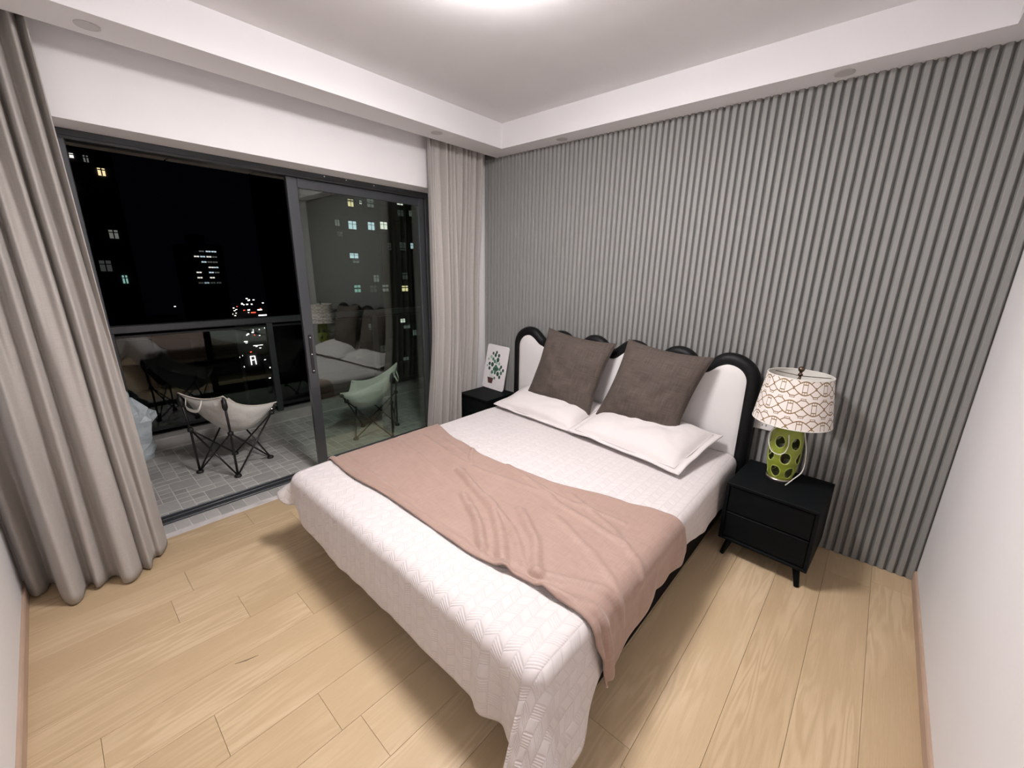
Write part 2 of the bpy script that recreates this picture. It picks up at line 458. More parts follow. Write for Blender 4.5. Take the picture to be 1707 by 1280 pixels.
# balcony
BX, BY0, BY1, BZ = -1.66, -3.05, 1.20, -.020
g = G(); g.box(BX-.2, -.20, BY0, BY1, BZ-.15, BZ-.0022); bf = struct(g.obj('floor_balcony', M['grout']))
TM = {}
def tm(i, j):
    if (i, j) not in TM: TM[(i, j)] = mesh('tile', *tile_mesh(i*TP, j*TP), M['tile'])
    return TM[(i, j)]
nx, ny = int((-.315-BX)/TP), int((BY1-BY0)/TP)
occ = set(); tiles = []
RT = random.Random(3)
for i in range(nx):
    for j in range(ny):
        if (i, j) in occ: continue
        # repeating mosaic sheet: one big 2x2 or 2x1 tile per 4x4 sheet
        a, b = 1, 1
        si, sj = i % 4, (j + 2*(i//4)) % 4
        if (si, sj) == (1, 1): a, b = 2, 2
        elif (si, sj) == (0, 3): a, b = 2, 1
        elif (si, sj) == (3, 0): a, b = 1, 2
        if any((i+p, j+q) in occ or i+p >= nx or j+q >= ny for p in range(a) for q in range(b)): a = b = 1
        for p in range(a):
            for q in range(b): occ.add((i+p, j+q))
        tiles.append((-.315-(i+a/2)*TP, BY0+(j+b/2)*TP+.045, a, b))
def seen(t):
    x, y_, a, b = t
    d = (Vector((x, y_, 0))-CAM).length
    vis = 1.0 if -2.62+(x+.2)*-.05 < y_ + .12*0 and y_ < -1.15 else (.6 if -1.15 <= y_ < -.5 else .15)
    return a*b*vis/d**2
tiles.sort(key=seen, reverse=True)
for x, y_, a, b in tiles[:298]: link('tile', tm(a, b), bf, (x, y_, BZ-.010))
g = G()
for x, y_, a, b in tiles[298:]:
    V, F = tile_mesh(a*TP, b*TP); g.add([(v[0]+x, v[1]+y_, v[2]+BZ-.010) for v in V], F)
far = g.obj('tile_field', M['tilefar'], bf); far['kind'] = 'stuff'
g = G(); g.box(BX-.20, BX, BY0, BY1, BZ-.03, .075, .006); struct(g.obj('trim_6', M['concrete']))
g = G(); g.box(-1.86, WX-.001, BY0-.12, BY0, -.2, 2.55); struct(g.obj('wall_balcony_left', M['concrete']))
g = G(); g.box(-1.86, WX-.001, BY1, BY1+.12, -.2, 2.55); struct(g.obj('wall_balcony_right', M['concrete']))
g = G(); g.box(-1.78, WX-.001, BY0, BY1, 2.405, 2.56); bc = struct(g.obj('ceiling_balcony', M['aludark']))
yy = -1.950-.62*2
while yy < BY1-.05:
    a, b = max(yy, BY0), min(yy+.62, BY1)
    g = G(); g.box(-1.76, WX-.004, a+.006, b-.006, 2.392, 2.404, .002); g.obj('panel', M['balcpanel'], bc); yy += .62

# sliding balcony door
XD = -.195
door = thing('door_1', None, None, (XD-.05, (OY0+OY1)/2, 0)); door['kind'] = 'structure'
def dpart(name, boxes, m='alu', parent=door, c=.003):
    g = G()
    for b in boxes: g.box(*b, c)
    return g.obj(name, M[m], parent, world=True)
dpart('head_frame', [(XD-.11,XD,OY0,OY1,2.150,OZ), (XD-.010,XD+.003,OY0,OY1,2.144,2.160)])
dpart('jamb', [(XD-.11,XD,OY0,OY0+.045,.0,2.15)]); dpart('jamb', [(XD-.11,XD,OY1-.035,OY1,.0,2.15)])
dpart('track', [(XD-.108,XD-.002,OY0,OY1,-.018,-.004), (XD-.108,XD-.098,OY0,OY1,-.004,.010), (XD-.060,XD-.052,OY0,OY1,-.004,.012), (XD-.016,XD-.002,OY0,OY1,-.004,.008)], c=.0015)
def sash(xa, xb, y0, y1):
    s = link('sash', None, door, (0,0,0), world=True)
    def sp(n, b, m='alu'):
        g = G(); g.box(*b, .003); return g.obj(n, M[m], s)
    sp('stile', (xa,xb,y0,y0+.070,.014,2.144)); sp('stile', (xa,xb,y1-.06,y1,.014,2.144))
    sp('rail', (xa+.002,xb-.002,y0+.070,y1-.06,2.082,2.144)); sp('rail', (xa+.002,xb-.002,y0+.070,y1-.06,.014,.085))
    g = G(); xm = (xa+xb)/2; g.box(xm-.003, xm+.003, y0+.064, y1-.054, .08, 2.09); g.obj('glass_pane', M['glass'], s)
    return s
s = sash(XD-.047, XD-.013, -1.614, OY1-.036)
g = G(); g.box(XD-.014,XD-.006,-1.590,-1.566,.80,1.09,.003); hd = g.obj('door_handle', M['rubber'], s)
g = G(); g.lathe([(0,-.001),(.0045,-.001),(.0045,.002),(0,.002)], 10)
scr = g.mesh('screw', M['white'])
for z in (.82,.945,1.07): link('screw', scr, s, (XD-.0055,-1.578,z), (0,pi/2,0))
for y, z in ((-1.36,2.178),(-1.2,2.180),(-.98,2.175)): link('screw', scr, door, (XD+.001,y,z), (0,pi/2,0), world=True)

# ================================================================== CEILING LAMP AND DOWNLIGHTS
LC = (1.68, -1.62, HC)
cl = thing('ceiling_lamp', 'round white flush ceiling lamp in the middle of the ceiling', 'lamp', LC)
g = G(); g.lathe([(0,0),(.238,0),(.238,-.014),(.230,-.020),(0,-.020)][::-1], 48); auto_smooth(g.obj('lamp_base', M['white'], cl))
g = G(); g.lathe([(.226,-.0205),(.240,-.034),(.240,-.056),(.215,-.068),(.10,-.074),(0,-.075)][::-1], 48)
dif = auto_smooth(g.obj('diffuser', emit('lamp_glow', LAMP_COLOR, LAMP_STRENGTH), cl), 60)
for (x, y, lb) in ((.261,-2.500,'small grey downlight in the soffit above the left curtain'), (.295,-.749,'small grey downlight in the soffit above the right curtain'),
                   (.900,-.078,'small grey downlight above the slat wall near the window corner'), (2.540,-.084,'small grey downlight above the slat wall over the table lamp')):
    t = thing('downlight', lb, 'downlight', (x, y, HS), group='recessed downlights in the soffit')
    g = G(); g.lathe([(.033,-.001),(.041,-.001),(.041,-.0035),(.034,-.005),(.033,-.004)], 28); auto_smooth(g.obj('trim_ring', M['dl'], t))
    g = G(); g.lathe([(0,-.002),(.0335,-.002),(.0335,-.0005),(0,-.0005)], 24); g.obj('lens', M['dlface'], t)

# ================================================================== BED
BX0, BX1, BF, BT, BR = .595, 2.378, -2.100, .464, .055   # mattress sides, foot, top, edge radius
bed = thing('bed', 'double bed with black scalloped-edge headboard and white padded panel', 'bed', (1.45,-1.1,0))
g = G(); g.box(.63, 2.346, -2.030, -.085, .030, .255, .012); g.obj('base', M['bedbase'], bed, world=True)
for x in (.70, 2.25):
    for y in (-1.97, -.2):
        g = G(); g.lathe([(.022,0),(.028,.036)], 16, (x,y,0)); g.obj('leg', M['black'], bed, world=True)
g = G(); g.box(BX0+.02, BX1-.02, BF+.02, -.105, .256, BT-.012, .05); g.obj('mattress', M['hbwhite'], bed, world=True)
# headboard centre line in the wall plane
HL, HR = .524, 2.388
peaks = [.655, .982, 1.295, 1.618, 1.938, 2.255]; vals = [.818, 1.136, 1.454, 1.777, 2.102]
ZP, ZV = 1.062, .976
cl_ = [(HL, z) for z in (.06, .25, .45, .65, .80)]
r0 = peaks[0]-HL
for i in range(0, 9): a = pi - i/8*pi/2; cl_.append((peaks[0]+r0*math.cos(a), ZP-.125+.125*math.sin(a)))
allx = sorted([(p, 1) for p in peaks]+[(v, 0) for v in vals])
for (xa, ka), (xb, kb) in zip(allx, allx[1:]):
    for i in range(1, 11):
        t = i/10; c = .5-.5*math.cos(pi*t)
        # rounder crowns, tighter valleys
        c = c**1.25 if ka == 1 else 1-(1-c)**1.25
        cl_.append((lerp(xa, xb, t), lerp(ZP if ka else ZV, ZP if kb else ZV, c)))
r1 = HR-peaks[-1]
for i in range(1, 9): a = pi/2 - i/8*pi/2; cl_.append((peaks[-1]+r1*math.cos(a), ZP-.125+.125*math.sin(a)))
cl_ += [(HR, z) for z in (.80, .65, .45, .25, .06)]
HY = -.066
g = G(); g.tube([(x, HY, z) for x, z in cl_], .043, 14); tb = g.obj('headboard_piping', M['blackfab'], bed, True, world=True)
tb['label'] = 'fat black piping along the scalloped headboard edge'
# black side return behind the piping
poly = [(x, z) for x, z in cl_]
g = G(); g.prism([(x+(.012 if x > 2.2 else (-.012 if x < .7 else 0))*(1 if z < .95 else .3), z+.0) for x, z in poly], 1, -.055, -.004); g.obj('headboard_back', M['blackfab'], bed, world=True)
# padded white panel: rings of the outline, puffed towards the middle
cx_, cz_ = 1.468, .50
V, F, n = [], [], len(poly)
lev = [(1.0, -.060), (.985, -.085), (.965, -.098), (.93, -.104), (.5, -.106), (.05, -.106)]
for sc, yv in lev:
    for x, z in poly:
        f = sc
        V.append((cx_+(x-cx_)*(f if sc < .9 else 1-(1-f)*.9), yv, max(.06, cz_+(z-cz_)*(f if sc < .9 else 1-(1-f)*1.3))))
for l in range(len(lev)-1):
    for i in range(n-1): F.append((l*n+i, l*n+i+1, (l+1)*n+i+1, (l+1)*n+i))
F.append(tuple((len(lev)-1)*n+i for i in range(n)))
hp = link('headboard_panel', mesh('headboard_panel', V, F, M['hbwhite'], True), bed, world=True)

# ---- draping
def wrap(a, b, off=0., flare=.05, cf=.40, cfL=.78):
    """flat sheet coordinates (a along x, b along y) -> point on the mattress, hanging over its sides"""
    r = BR; ix0, ix1, iy = BX0+r, BX1-r, BF+r
    dx = a-ix1 if a > ix1 else (a-ix0 if a < ix0 else 0.)
    dy = b-iy if b < iy else 0.
    px, py = min(max(a, ix0), ix1), max(b, iy)
    d = math.hypot(dx, dy)
    if d < 1e-9: return Vector((px, py, BT+off)), 0.
    ux, uy = dx/d, dy/d
    q = r*pi/2; r_ = r+off
    if d < q: t = d/r; out, dr = r_*math.sin(t), r-r_*math.cos(t)
    else:
        h = d-q; fl = flare
        s2 = abs(2*ux*uy)
        fl += s2**1.2*(cfL if dx < 0 else cf)
        if dx > 0: fl += .26*sstep(-1.72, -2.02, b)*(1-s2)
        out, dr = r_+h*fl, r+h*math.sqrt(max(.05, 1-fl*fl))
    return Vector((px+ux*out, py+uy*out, BT-dr)), max(0., d-q)
def sheet(name, fa, na, nb, mat, off, wrinkle, **kw):
    """fa(u,v) -> flat (a,b); returns object"""
    V, UV, F = [], [], []
    for j in range(nb+1):
        for i in range(na+1):
            a, b = fa(i/na, j/nb); p, h = wrap(a, b, off, **kw)
            p2, _ = wrap(a+.004, b, off, **kw); p3, _ = wrap(a, b+.004, off, **kw)
            nrm = (p2-p).cross(p3-p)
            nrm = nrm.normalized() if nrm.length > 1e-9 else Vector((0,0,1))
            V.append(p + nrm*wrinkle(a, b, h)); UV.append((a, b))
    for j in range(nb):
        for i in range(na):
            k = j*(na+1)+i; F.append((k, k+1, k+na+2, k+na+1))
    o = link(name, mesh(name, V, F, mat, True, uv=UV)); return o
def hang_foot(x): return interp([(.45,.122),(.62,.205),(.85,.285),(1.3,.306),(2.15,.312),(2.3,.345),(2.5,.39)], x)
def hang_right(y): return interp([(-2.3,.37),(-2.0,.345),(-1.82,.265),(-1.2,.205),(-1.0,.215),(-.6,.265),(-.1,.29)], y)
def cov(u, v):
    a0 = BX0-.10; u_ = u; v_ = v
    b = lerp(-.112, BF, v_/.86) if v_ < .86 else None
    x_ = lerp(a0, BX1+.30, u)
    yb = BF - hang_foot(x_)*(1) + .055
    b = lerp(-.112, yb, v)
    a1 = BX1 + hang_right(max(b, -2.1)) - .055
    return lerp(a0, a1, u), b
def cov_wr(a, b, h):
    w = .0035*n3(a*5, b*5, .3) + .002*n3(a*13, b*13, 2)
    if h > 0:
        k = sstep(0, .12, h)
        along = a if b < BF+.05 and a < BX1 else b
        w += k*(.010*n3(along*4.2+3, 1.7, h*2) + .006*n3(along*11, h*3, 4.))
        # vertical fold beside the foot right corner
        if b < BF: w += k*(.022*math.exp(-((a-2.16)/.035)**2) - .020*math.exp(-((a-2.235)/.035)**2))
        if b < BF: w += k*.012*math.exp(-((a-.78)/.06)**2)
    return w
co = sheet('coverlet', cov, 230, 250, M['quilt'], .0, cov_wr)
tag(co, 'white quilted cotton coverlet draped over the double bed', 'coverlet')
md = co.modifiers.new('thick', 'SOLIDIFY'); md.thickness = .009; md.offset = -1

# ---- runner
def run(u, v):
    x_ = lerp(.45, 2.75, u)
    bh_ = interp([(.55,-1.080),(1.0,-1.175),(1.35,-1.225),(1.8,-1.205),(2.3,-1.11),(2.45,-1.07),(2.75,-1.0)], x_)
    bf_ = interp([(.55,-1.875),(.9,-1.895),(1.3,-1.875),(1.9,-1.885),(2.3,-1.845),(2.5,-1.84),(2.75,-1.80)], x_)
    b = lerp(bh_, bf_, v)
    a1 = BX1 + lerp(.200, .262, v) + .05*v**6 - .055 + .018*math.sin(v*9+.6) + .012*math.sin(v*23)
    return lerp(BX0-.12, a1, u), b
def seg_d(p, a, b):
    ab = (b[0]-a[0], b[1]-a[1]); L2 = ab[0]**2+ab[1]**2
    t = max(0, min(1, ((p[0]-a[0])*ab[0]+(p[1]-a[1])*ab[1])/L2))
    return math.hypot(p[0]-a[0]-ab[0]*t, p[1]-a[1]-ab[1]*t), t
RIDGES = [([(1.30,-1.46),(1.47,-1.52),(1.70,-1.60),(1.86,-1.72),(2.02,-1.87)], .019, .021), ([(1.50,-1.61),(1.70,-1.71),(1.86,-1.83)], .017, .017), ([(1.80,-1.52),(1.98,-1.64),(2.12,-1.80)], .018, .018),
          ([(1.62,-1.55),(1.86,-1.65),(2.05,-1.79)], .011, .012), ([(1.62,-1.66),(1.76,-1.74),(1.90,-1.86)], .010, .010),
          ([(1.12,-1.19),(1.28,-1.36)], .011, .007), ([(1.30,-1.44),(1.46,-1.53)], .011, .006), ([(.75,-1.30),(1.3,-1.38),(1.9,-1.31)], .016, .006), ([(1.45,-1.22),(1.9,-1.35),(2.3,-1.42)], .014, .009),
          ([(.70,-1.45),(1.1,-1.52),(1.35,-1.57)], .014, .006), ([(.85,-1.22),(1.15,-1.29)], .010, .005), ([(1.6,-1.26),(1.85,-1.30),(2.2,-1.28)], .010, .006), ([(1.95,-1.45),(2.2,-1.55),(2.38,-1.66)], .014, .008),
          ([(2.18,-1.84),(2.36,-1.79),(2.62,-1.74)], .020, .018), ([(2.10,-1.80),(2.33,-1.70),(2.50,-1.63)], .016, .013), ([(1.9,-1.24),(2.2,-1.36),(2.4,-1.50)], .014, .008), ([(.7,-1.80),(1.2,-1.82),(1.8,-1.845)], .012, .006)]
def run_wr(a, b, h):
    w = .003*n3(a*6+9, b*6, 1) + .0016*n3(a*16, b*22, 3)
    for pts, wd_, am in RIDGES:
        best = 9
        for p, q in zip(pts, pts[1:]):
            d, t = seg_d((a+.012*n3(a*8,b*8,7), b), p, q); best = min(best, d)
        if best < wd_*4: w += am*math.exp(-(best/wd_)**2)
    if h > 0: w += sstep(0,.1,h)*(.010*math.sin(b*17+1)+.008*n3(b*9, h*4, 5))
    # rolled hem along the foot edge, lifted fringe along the head edge
    fe = interp([(.55,-1.875),(.9,-1.895),(1.3,-1.875),(1.9,-1.885),(2.3,-1.845),(2.5,-1.84),(2.75,-1.80)], a)
    w += .011*math.exp(-((b-fe-.016)/.013)**2)*(.75+.5*n3(a*6,3,1)) - .006*math.exp(-((b-fe-.045)/.012)**2)
    return max(w, -.002) + .004
ru = sheet('bed_runner', run, 200, 130, M['runner'], .010, run_wr, flare=.06)
tag(ru, 'dusty brown velvet throw lying across the white coverlet', 'throw')
md = ru.modifiers.new('thick', 'SOLIDIFY'); md.thickness = .008; md.offset = -1

# ---- pillows and cushions
def pad(w, d, t, flange, mat, seed, n=56, shear=0., pinch=.06, wr=.012, power=.5, pe=2.4):
    """stuffed fabric square; local x width, y depth, z thickness"""
    V, UV, F = [], [], []
    for side in (1, -1):
        for j in range(n+1):
            for i in range(n+1):
                u, v = -1+2*i/n, -1+2*j/n
                # keep mesh dense near the edge
                u = math.copysign(abs(u)**.8, u); v = math.copysign(abs(v)**.8, v)
                k = 1-flange
                uu, vv = min(1, abs(u)/k), min(1, abs(v)/k)
                body = max(0., (1-uu**pe)*(1-vv**pe))**power
                x = w/2*u*(1-pinch*(1-v*v)*abs(u)); y = d/2*v*(1-pinch*(1-u*u)*abs(v))
                wz = wr*(n3(x*6+seed, y*6, seed*1.7)*body + .6*n3(x*17, y*17+seed, 2)*body)
                # pulls radiating from the corners
                wz += wr*.5*math.sin((u+v)*9+seed)*max(0, abs(u*v)-.35)*body**.5
                z = side*(t/2*body + .0035) + wz*(1 if side > 0 else .5)
                if flange: z += .012*n3(x*7, y*7, seed)*(1-body)
                V.append((x+shear*y, y, z)); UV.append((x, y))
    m_ = (n+1)**2
    for s_ in (0, 1):
        for j in range(n):
            for i in range(n):
                k = s_*m_+j*(n+1)+i; q = (k, k+1, k+n+2, k+n+1); F.append(q if s_ == 0 else q[::-1])
    ring = [i for i in range(n)] + [j*(n+1)+n for j in range(n)] + [n*(n+1)+n-i for i in range(n)] + [(n-j)*(n+1) for j in range(n)]
    for a, b in zip(ring, ring[1:]+ring[:1]): F.append((b, a, m_+a, m_+b))
    return mesh('pad', V, F, mat, True, uv=UV)
def place(o, c, ex, ey):
    """orient so local x -> ex and local y -> ey (approximately)"""
    ex = Vector(ex).normalized(); ez = ex.cross(Vector(ey)).normalized(); ey = ez.cross(ex)
    o.matrix_world = Matrix(((ex.x,ey.x,ez.x,c[0]),(ex.y,ey.y,ez.y,c[1]),(ex.z,ey.z,ez.z,c[2]),(0,0,0,1)))
def stitch(w, d, k, parent, mat):
    g = G(); P = []
    for (ua, va), (ub, vb) in (((-k,-k),(k,-k)), ((k,-k),(k,k)), ((k,k),(-k,k)), ((-k,k),(-k,-k))):
        for i in range(8): t = i/8; P.append((w/2*lerp(ua,ub,t), d/2*lerp(va,vb,t), .006))
    g.tube(P, .0022, 5, closed=True); return g.obj('piping', M[mat], parent, True)
for c, ex, ey, lb, sd in (((1.070,-.325,.548), (1,-.065,-.012), (.065,1,.22), 'white flanged sleeping pillow nearest the curtain, under the left brown cushion', 1.3),
                          ((1.858,-.372,.556), (1,-.125,-.010), (.125,1,.17), 'white flanged sleeping pillow nearest the lamp, under the right brown cushion', 4.1)):
    t = thing('pillow', lb, 'pillow', c, group='white pillows on the bed'); place(t, c, ex, ey)
    dp = .46 if sd < 2 else .54
    link('cover', pad(.81, dp, .165, .11, M['pillow'], sd, pinch=.02, power=.5, pe=3.2), t)
    stitch(.81*.985, dp*.985, .905, t, 'pillow')
for c, ex, ey, lb, sd in (((1.180,-.250,.834), (1,.02,-.092), (.1,.29,1), 'brown linen scatter cushion leaning on the headboard nearer the curtain', 2.2),
                          ((1.840,-.262,.832), (1,.02,-.085), (.1,.29,1), 'brown linen scatter cushion leaning on the headboard nearer the lamp', 7.7)):
    t = thing('cushion', lb, 'cushion', c, group='brown cushions on the bed'); place(t, c, ex, ey)
    cw_, shr = (.590, .07) if sd < 5 else (.560, .14)
    link('cover', pad(cw_, .565, .178, 0, M['cushion'], sd, shear=shr, pinch=.085, wr=.018, power=.55), t)
    g = G(); P = []
    for i in range(96):
        s_ = i/96*4; e_, f_ = int(s_), s_-int(s_); k = -1+2*f_
        u, v = [(k,-1),(1,k),(-k,1),(-1,-k)][e_]
        yv = .565/2*v*(1-.085*(1-u*u)*abs(v)); P.append((cw_/2*u*(1-.085*(1-v*v)*abs(u))+shr*yv, yv, 0))
    g.tube(P, .0038, 6, closed=True); g.obj('seam', M['cushion'], t, True)

# ================================================================== NIGHTSTANDS
def nightstand(label, loc, rz, w, d, h=.46):
    t = thing('nightstand', label, 'nightstand', loc, (0,0,rz), group='black bedside cabinets')
    z0 = .105; th = .016; x0, x1, y0, y1 = -w/2, w/2, -d/2, d/2
    g = G(); g.box(x0,x1,y0,y1,h-th,h,.002); g.box(x0,x1,y0,y1,z0,z0+th,.002)
    g.box(x0,x0+th,y0,y1,z0+th,h-th,.0); g.box(x1-th,x1,y0,y1,z0+th,h-th,.0); g.box(x0+th,x1-th,y1-th,y1,z0+th,h-th,0)
    g.obj('body', M['black'], t)
    zm = (z0+h)/2
    for a, b in ((z0+th+.002, zm-.004), (zm+.003, h-th-.004)):
        g = G(); g.box(x0+th+.002, x1-th-.002, y0+.010, y0+.030, a, b, .003); dr = g.obj('drawer', M['black'], t)
        g = G(); g.box(x0+th+.003, x1-th-.003, y0+.006, y0+.012, b-.006, b-.001, .001); g.obj('pull_edge', M['black'], dr)
    for sx in (-1, 1):
        for sy in (-1, 1):
            g = G(); g.tube([(sx*(w/2-.055), sy*(d/2-.06), z0), (sx*(w/2-.028), sy*(d/2-.018), 0)], [.019,.012], 12); g.obj('leg', M['black'], t, True)
    return t
nightstand('black two-drawer nightstand on splayed legs under the green lamp', (2.650, -.282, 0), -.055, .428, .42, .455)
nightstand('black nightstand between bed and curtain carrying the plant picture board', (.258, -.205, 0), 0, .365, .37, .455)

# ================================================================== TABLE LAMP
LX, LY, LZ = 2.628, -.228, .456
lamp = thing('table_lamp', 'green pierced ceramic table lamp with white and gold lattice shade', 'lamp', (LX, LY, LZ))
g = G(); g.lathe([(0,0),(.064,0),(.066,.003),(.066,.013),(.063,.016),(0,.016)], 48); auto_smooth(g.obj('base', M['steel'], lamp))
bodyprof = [(.0565,.016),(.062,.03),(.071,.075),(.077,.13),(.079,.18),(.077,.235),(.071,.285),(.060,.325),(.048,.342)]
def br(z): return interp(bodyprof and [(b, a) for a, b in bodyprof], z)
na, nz = 150, 76
z0, z1 = .016, .342
holes = []
for r_, zc in enumerate((.064, .150, .238)):
    for k in range(6): holes.append((2*pi*(k+.5*(r_ % 2))/6+.25, zc))
hw, hh = .0265, .0345
def inhole(a, z):
    for ha, hz in holes:
        da = (a-ha+pi) % (2*pi)-pi
        if (da*br(hz)/hw)**2+((z-hz)/hh)**2 < 1: return True
    return False
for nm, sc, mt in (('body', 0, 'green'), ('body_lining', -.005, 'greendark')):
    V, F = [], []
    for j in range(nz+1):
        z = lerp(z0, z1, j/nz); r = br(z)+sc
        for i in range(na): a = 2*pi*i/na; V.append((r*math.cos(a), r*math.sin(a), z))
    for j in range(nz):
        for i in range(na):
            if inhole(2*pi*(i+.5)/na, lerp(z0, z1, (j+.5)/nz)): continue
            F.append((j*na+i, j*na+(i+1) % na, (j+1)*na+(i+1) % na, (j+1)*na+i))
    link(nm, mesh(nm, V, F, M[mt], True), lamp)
for ha, hz in holes:
    g = G(); P = []
    for k in range(28):
        t = 2*pi*k/28; a = ha+hw*math.cos(t)/br(hz); z = hz+hh*math.sin(t); r = br(z)-.002; P.append((r*math.cos(a), r*math.sin(a), z))
    g.tube(P, .0034, 6, closed=True); g.obj('hole_rim', M['greenrim'], lamp, True)
g = G(); g.lathe([(.006,.016),(.006,.60),(.0045,.60),(.0045,.62)], 12); g.lathe([(0,.333),(.045,.335),(.045,.346),(.014,.352),(.014,.40),(0,.40)], 20); g.obj('stem', M['bronze'], lamp, True)
g = G(); g.lathe([(0,.60),(.011,.602),(.012,.608),(.006,.615),(.0075,.621),(.014,.628),(.0155,.637),(.012,.646),(0,.650)], 20); g.obj('finial', M['bronze'], lamp, True)
SB, ST, SZ0, SZ1 = .184, .149, .352, .607
n = 96; V, UV, F = [], [], []
for j in range(9):
    t = j/8; r = lerp(SB, ST, t)
    for i in range(n+1): a = 2*pi*i/n; V.append((r*math.cos(a), r*math.sin(a), lerp(SZ0, SZ1, t))); UV.append((i/n*10, t*2.55+.35))
for j in range(8):
    for i in range(n): k = j*(n+1)+i; F.append((k, k+1, k+n+2, k+n+1))
sh = link('lamp_shade', mesh('lamp_shade', V, F, M['shade'], True, uv=UV), lamp)
V2 = [(v[0]*.985, v[1]*.985, v[2]) for v in V]
link('shade_lining', mesh('shade_lining', V2, [f[::-1] for f in F], M['shadein'], True), sh)
for r, z in ((SB, SZ0), (ST, SZ1)):
    g = G(); g.tube([(r*math.cos(2*pi*i/64)*.993, r*math.sin(2*pi*i/64)*.993, z) for i in range(64)], .003, 6, closed=True); g.obj('shade_rim', M['shadein'], sh, True)
for k in range(3):
    a = 2*pi*k/3+.5; g = G(); g.tube([(.006*math.cos(a), .006*math.sin(a), SZ1-.008), (.146*math.cos(a), .146*math.sin(a), SZ1-.012)], .002, 6); g.obj('spider_arm', M['bronze'], sh)
# loose pearl cord hanging round the body (camera side)
def lp(az, r, z): return (r*math.cos(az), r*math.sin(az), z)
P = catmull([lp(-2.35,.068,.315), lp(-2.48,.092,.28), lp(-2.45,.096,.225), lp(-2.15,.095,.182), lp(-1.75,.092,.172), lp(-1.45,.089,.19), lp(-1.33,.086,.235), lp(-1.40,.079,.29)], 50)
g = G(); g.tube(P, .0026, 8); g.obj('cord', M['cordmat'], lamp, True)
P = catmull([lp(-.12,.074,.30), lp(-.2,.098,.21), lp(-.28,.108,.13), lp(-.42,.108,.085), lp(-.75,.098,.045), lp(-1.02,.094,.012), lp(-1.08,.092,.004)], 50)
g = G(); g.tube(P, .0026, 8); g.obj('cord', M['cordmat'], lamp, True)
# socket plate on the slats
so = thing('wall_socket', 'white square socket plate on the grey slats behind the lamp', 'socket', (2.478, -.006, .690))
g = G(); g.box(-.062,.062,-.006,.006,-.043,.043,.003); g.obj('plate', M['white'], so)
for z in (-.014, .014):
    g = G(); g.box(-.012,-.008,-.0065,-.005,z-.006,z+.006); g.box(.008,.012,-.0065,-.005,z-.006,z+.006); g.obj('slot', M['rubber'], so)

# ================================================================== PICTURE BOARD
bw, bh_ = .280, .425
pb = thing('picture_board', 'white rounded board with potted plant print leaning on the nightstand', 'picture', (.212,-.098,.458))
place(pb, (.215,-.100,.4605), (1,0,-.03), (.125,.080,.42))
def rrect(w, h, r, n=6):
    P = []
    for cx, cy, a0 in ((w/2-r, h-r, 0), (-w/2+r, h-r, pi/2), (-w/2+r, r, pi), (w/2-r, r, 1.5*pi)):
        for i in range(n+1): a = a0+i/n*pi/2; P.append((cx+r*math.cos(a), cy+r*math.sin(a)))
    return P
g = G(); g.prism(rrect(bw, bh_, .022), 2, -.008, 0); g.obj('board', M['board'], pb)
TL, TR, BL = Vector((400,95)), Vector((695,150)), Vector((285,665))
ex, ey = TR-TL, BL-TL; det = ex.x*ey.y-ex.y*ey.x
def bp_(x, y):
    q = Vector((x,y))-TL; u = (q.x*ey.y-q.y*ey.x)/det; v = (ex.x*q.y-ex.y*q.x)/det
    return ((u-.5)*bw, (1-v)*bh_)
g = G()
def disc(x, y, r, m, asp=1.25, z=.0004):
    c = bp_(x, y); g.add([(c[0]+r*math.cos(2*pi*i/12), c[1]+r*asp*math.sin(2*pi*i/12), z) for i in range(12)], [tuple(range(12))], m)
for x, y, r, m in ((440,270,.014,2),(400,300,.010,2),(375,385,.009,2),(465,300,.014,1),(485,330,.014,1),(495,410,.022,1),(470,430,.016,1),(500,440,.015,1),(440,470,.015,1),(480,475,.015,1),(510,345,.013,2),(545,360,.013,2),(520,430,.014,1),(550,430,.012,1),(470,548,.011,1),
                   (470,225,.012,0),(518,213,.012,0),(500,250,.015,0),(547,255,.014,0),(530,310,.018,0),(410,360,.014,0),(450,370,.018,0),(405,420,.014,0),(570,400,.013,0),(595,445,.013,0),(565,480,.015,1),(518,492,.018,0),(540,533,.014,0)):
    disc(x, y, r, m, z=.0004+.0001*(2-m))
for a, b in (((405,540),(415,470)),((420,545),(440,490)),((435,548),(455,520))):
    p, q = bp_(*a), bp_(*b); g.tube([(p[0],p[1],.0003),(q[0],q[1],.0003)], .0012, 5, m=1)
g.add([(*bp_(*q), .0008) for q in ((372,535),(456,550),(432,622),(376,612))], [(0,1,2,3)], 3)
g.obj('plant_print', [M['leaf1'], M['leaf2'], M['leaf3'], M['pot']], pb)

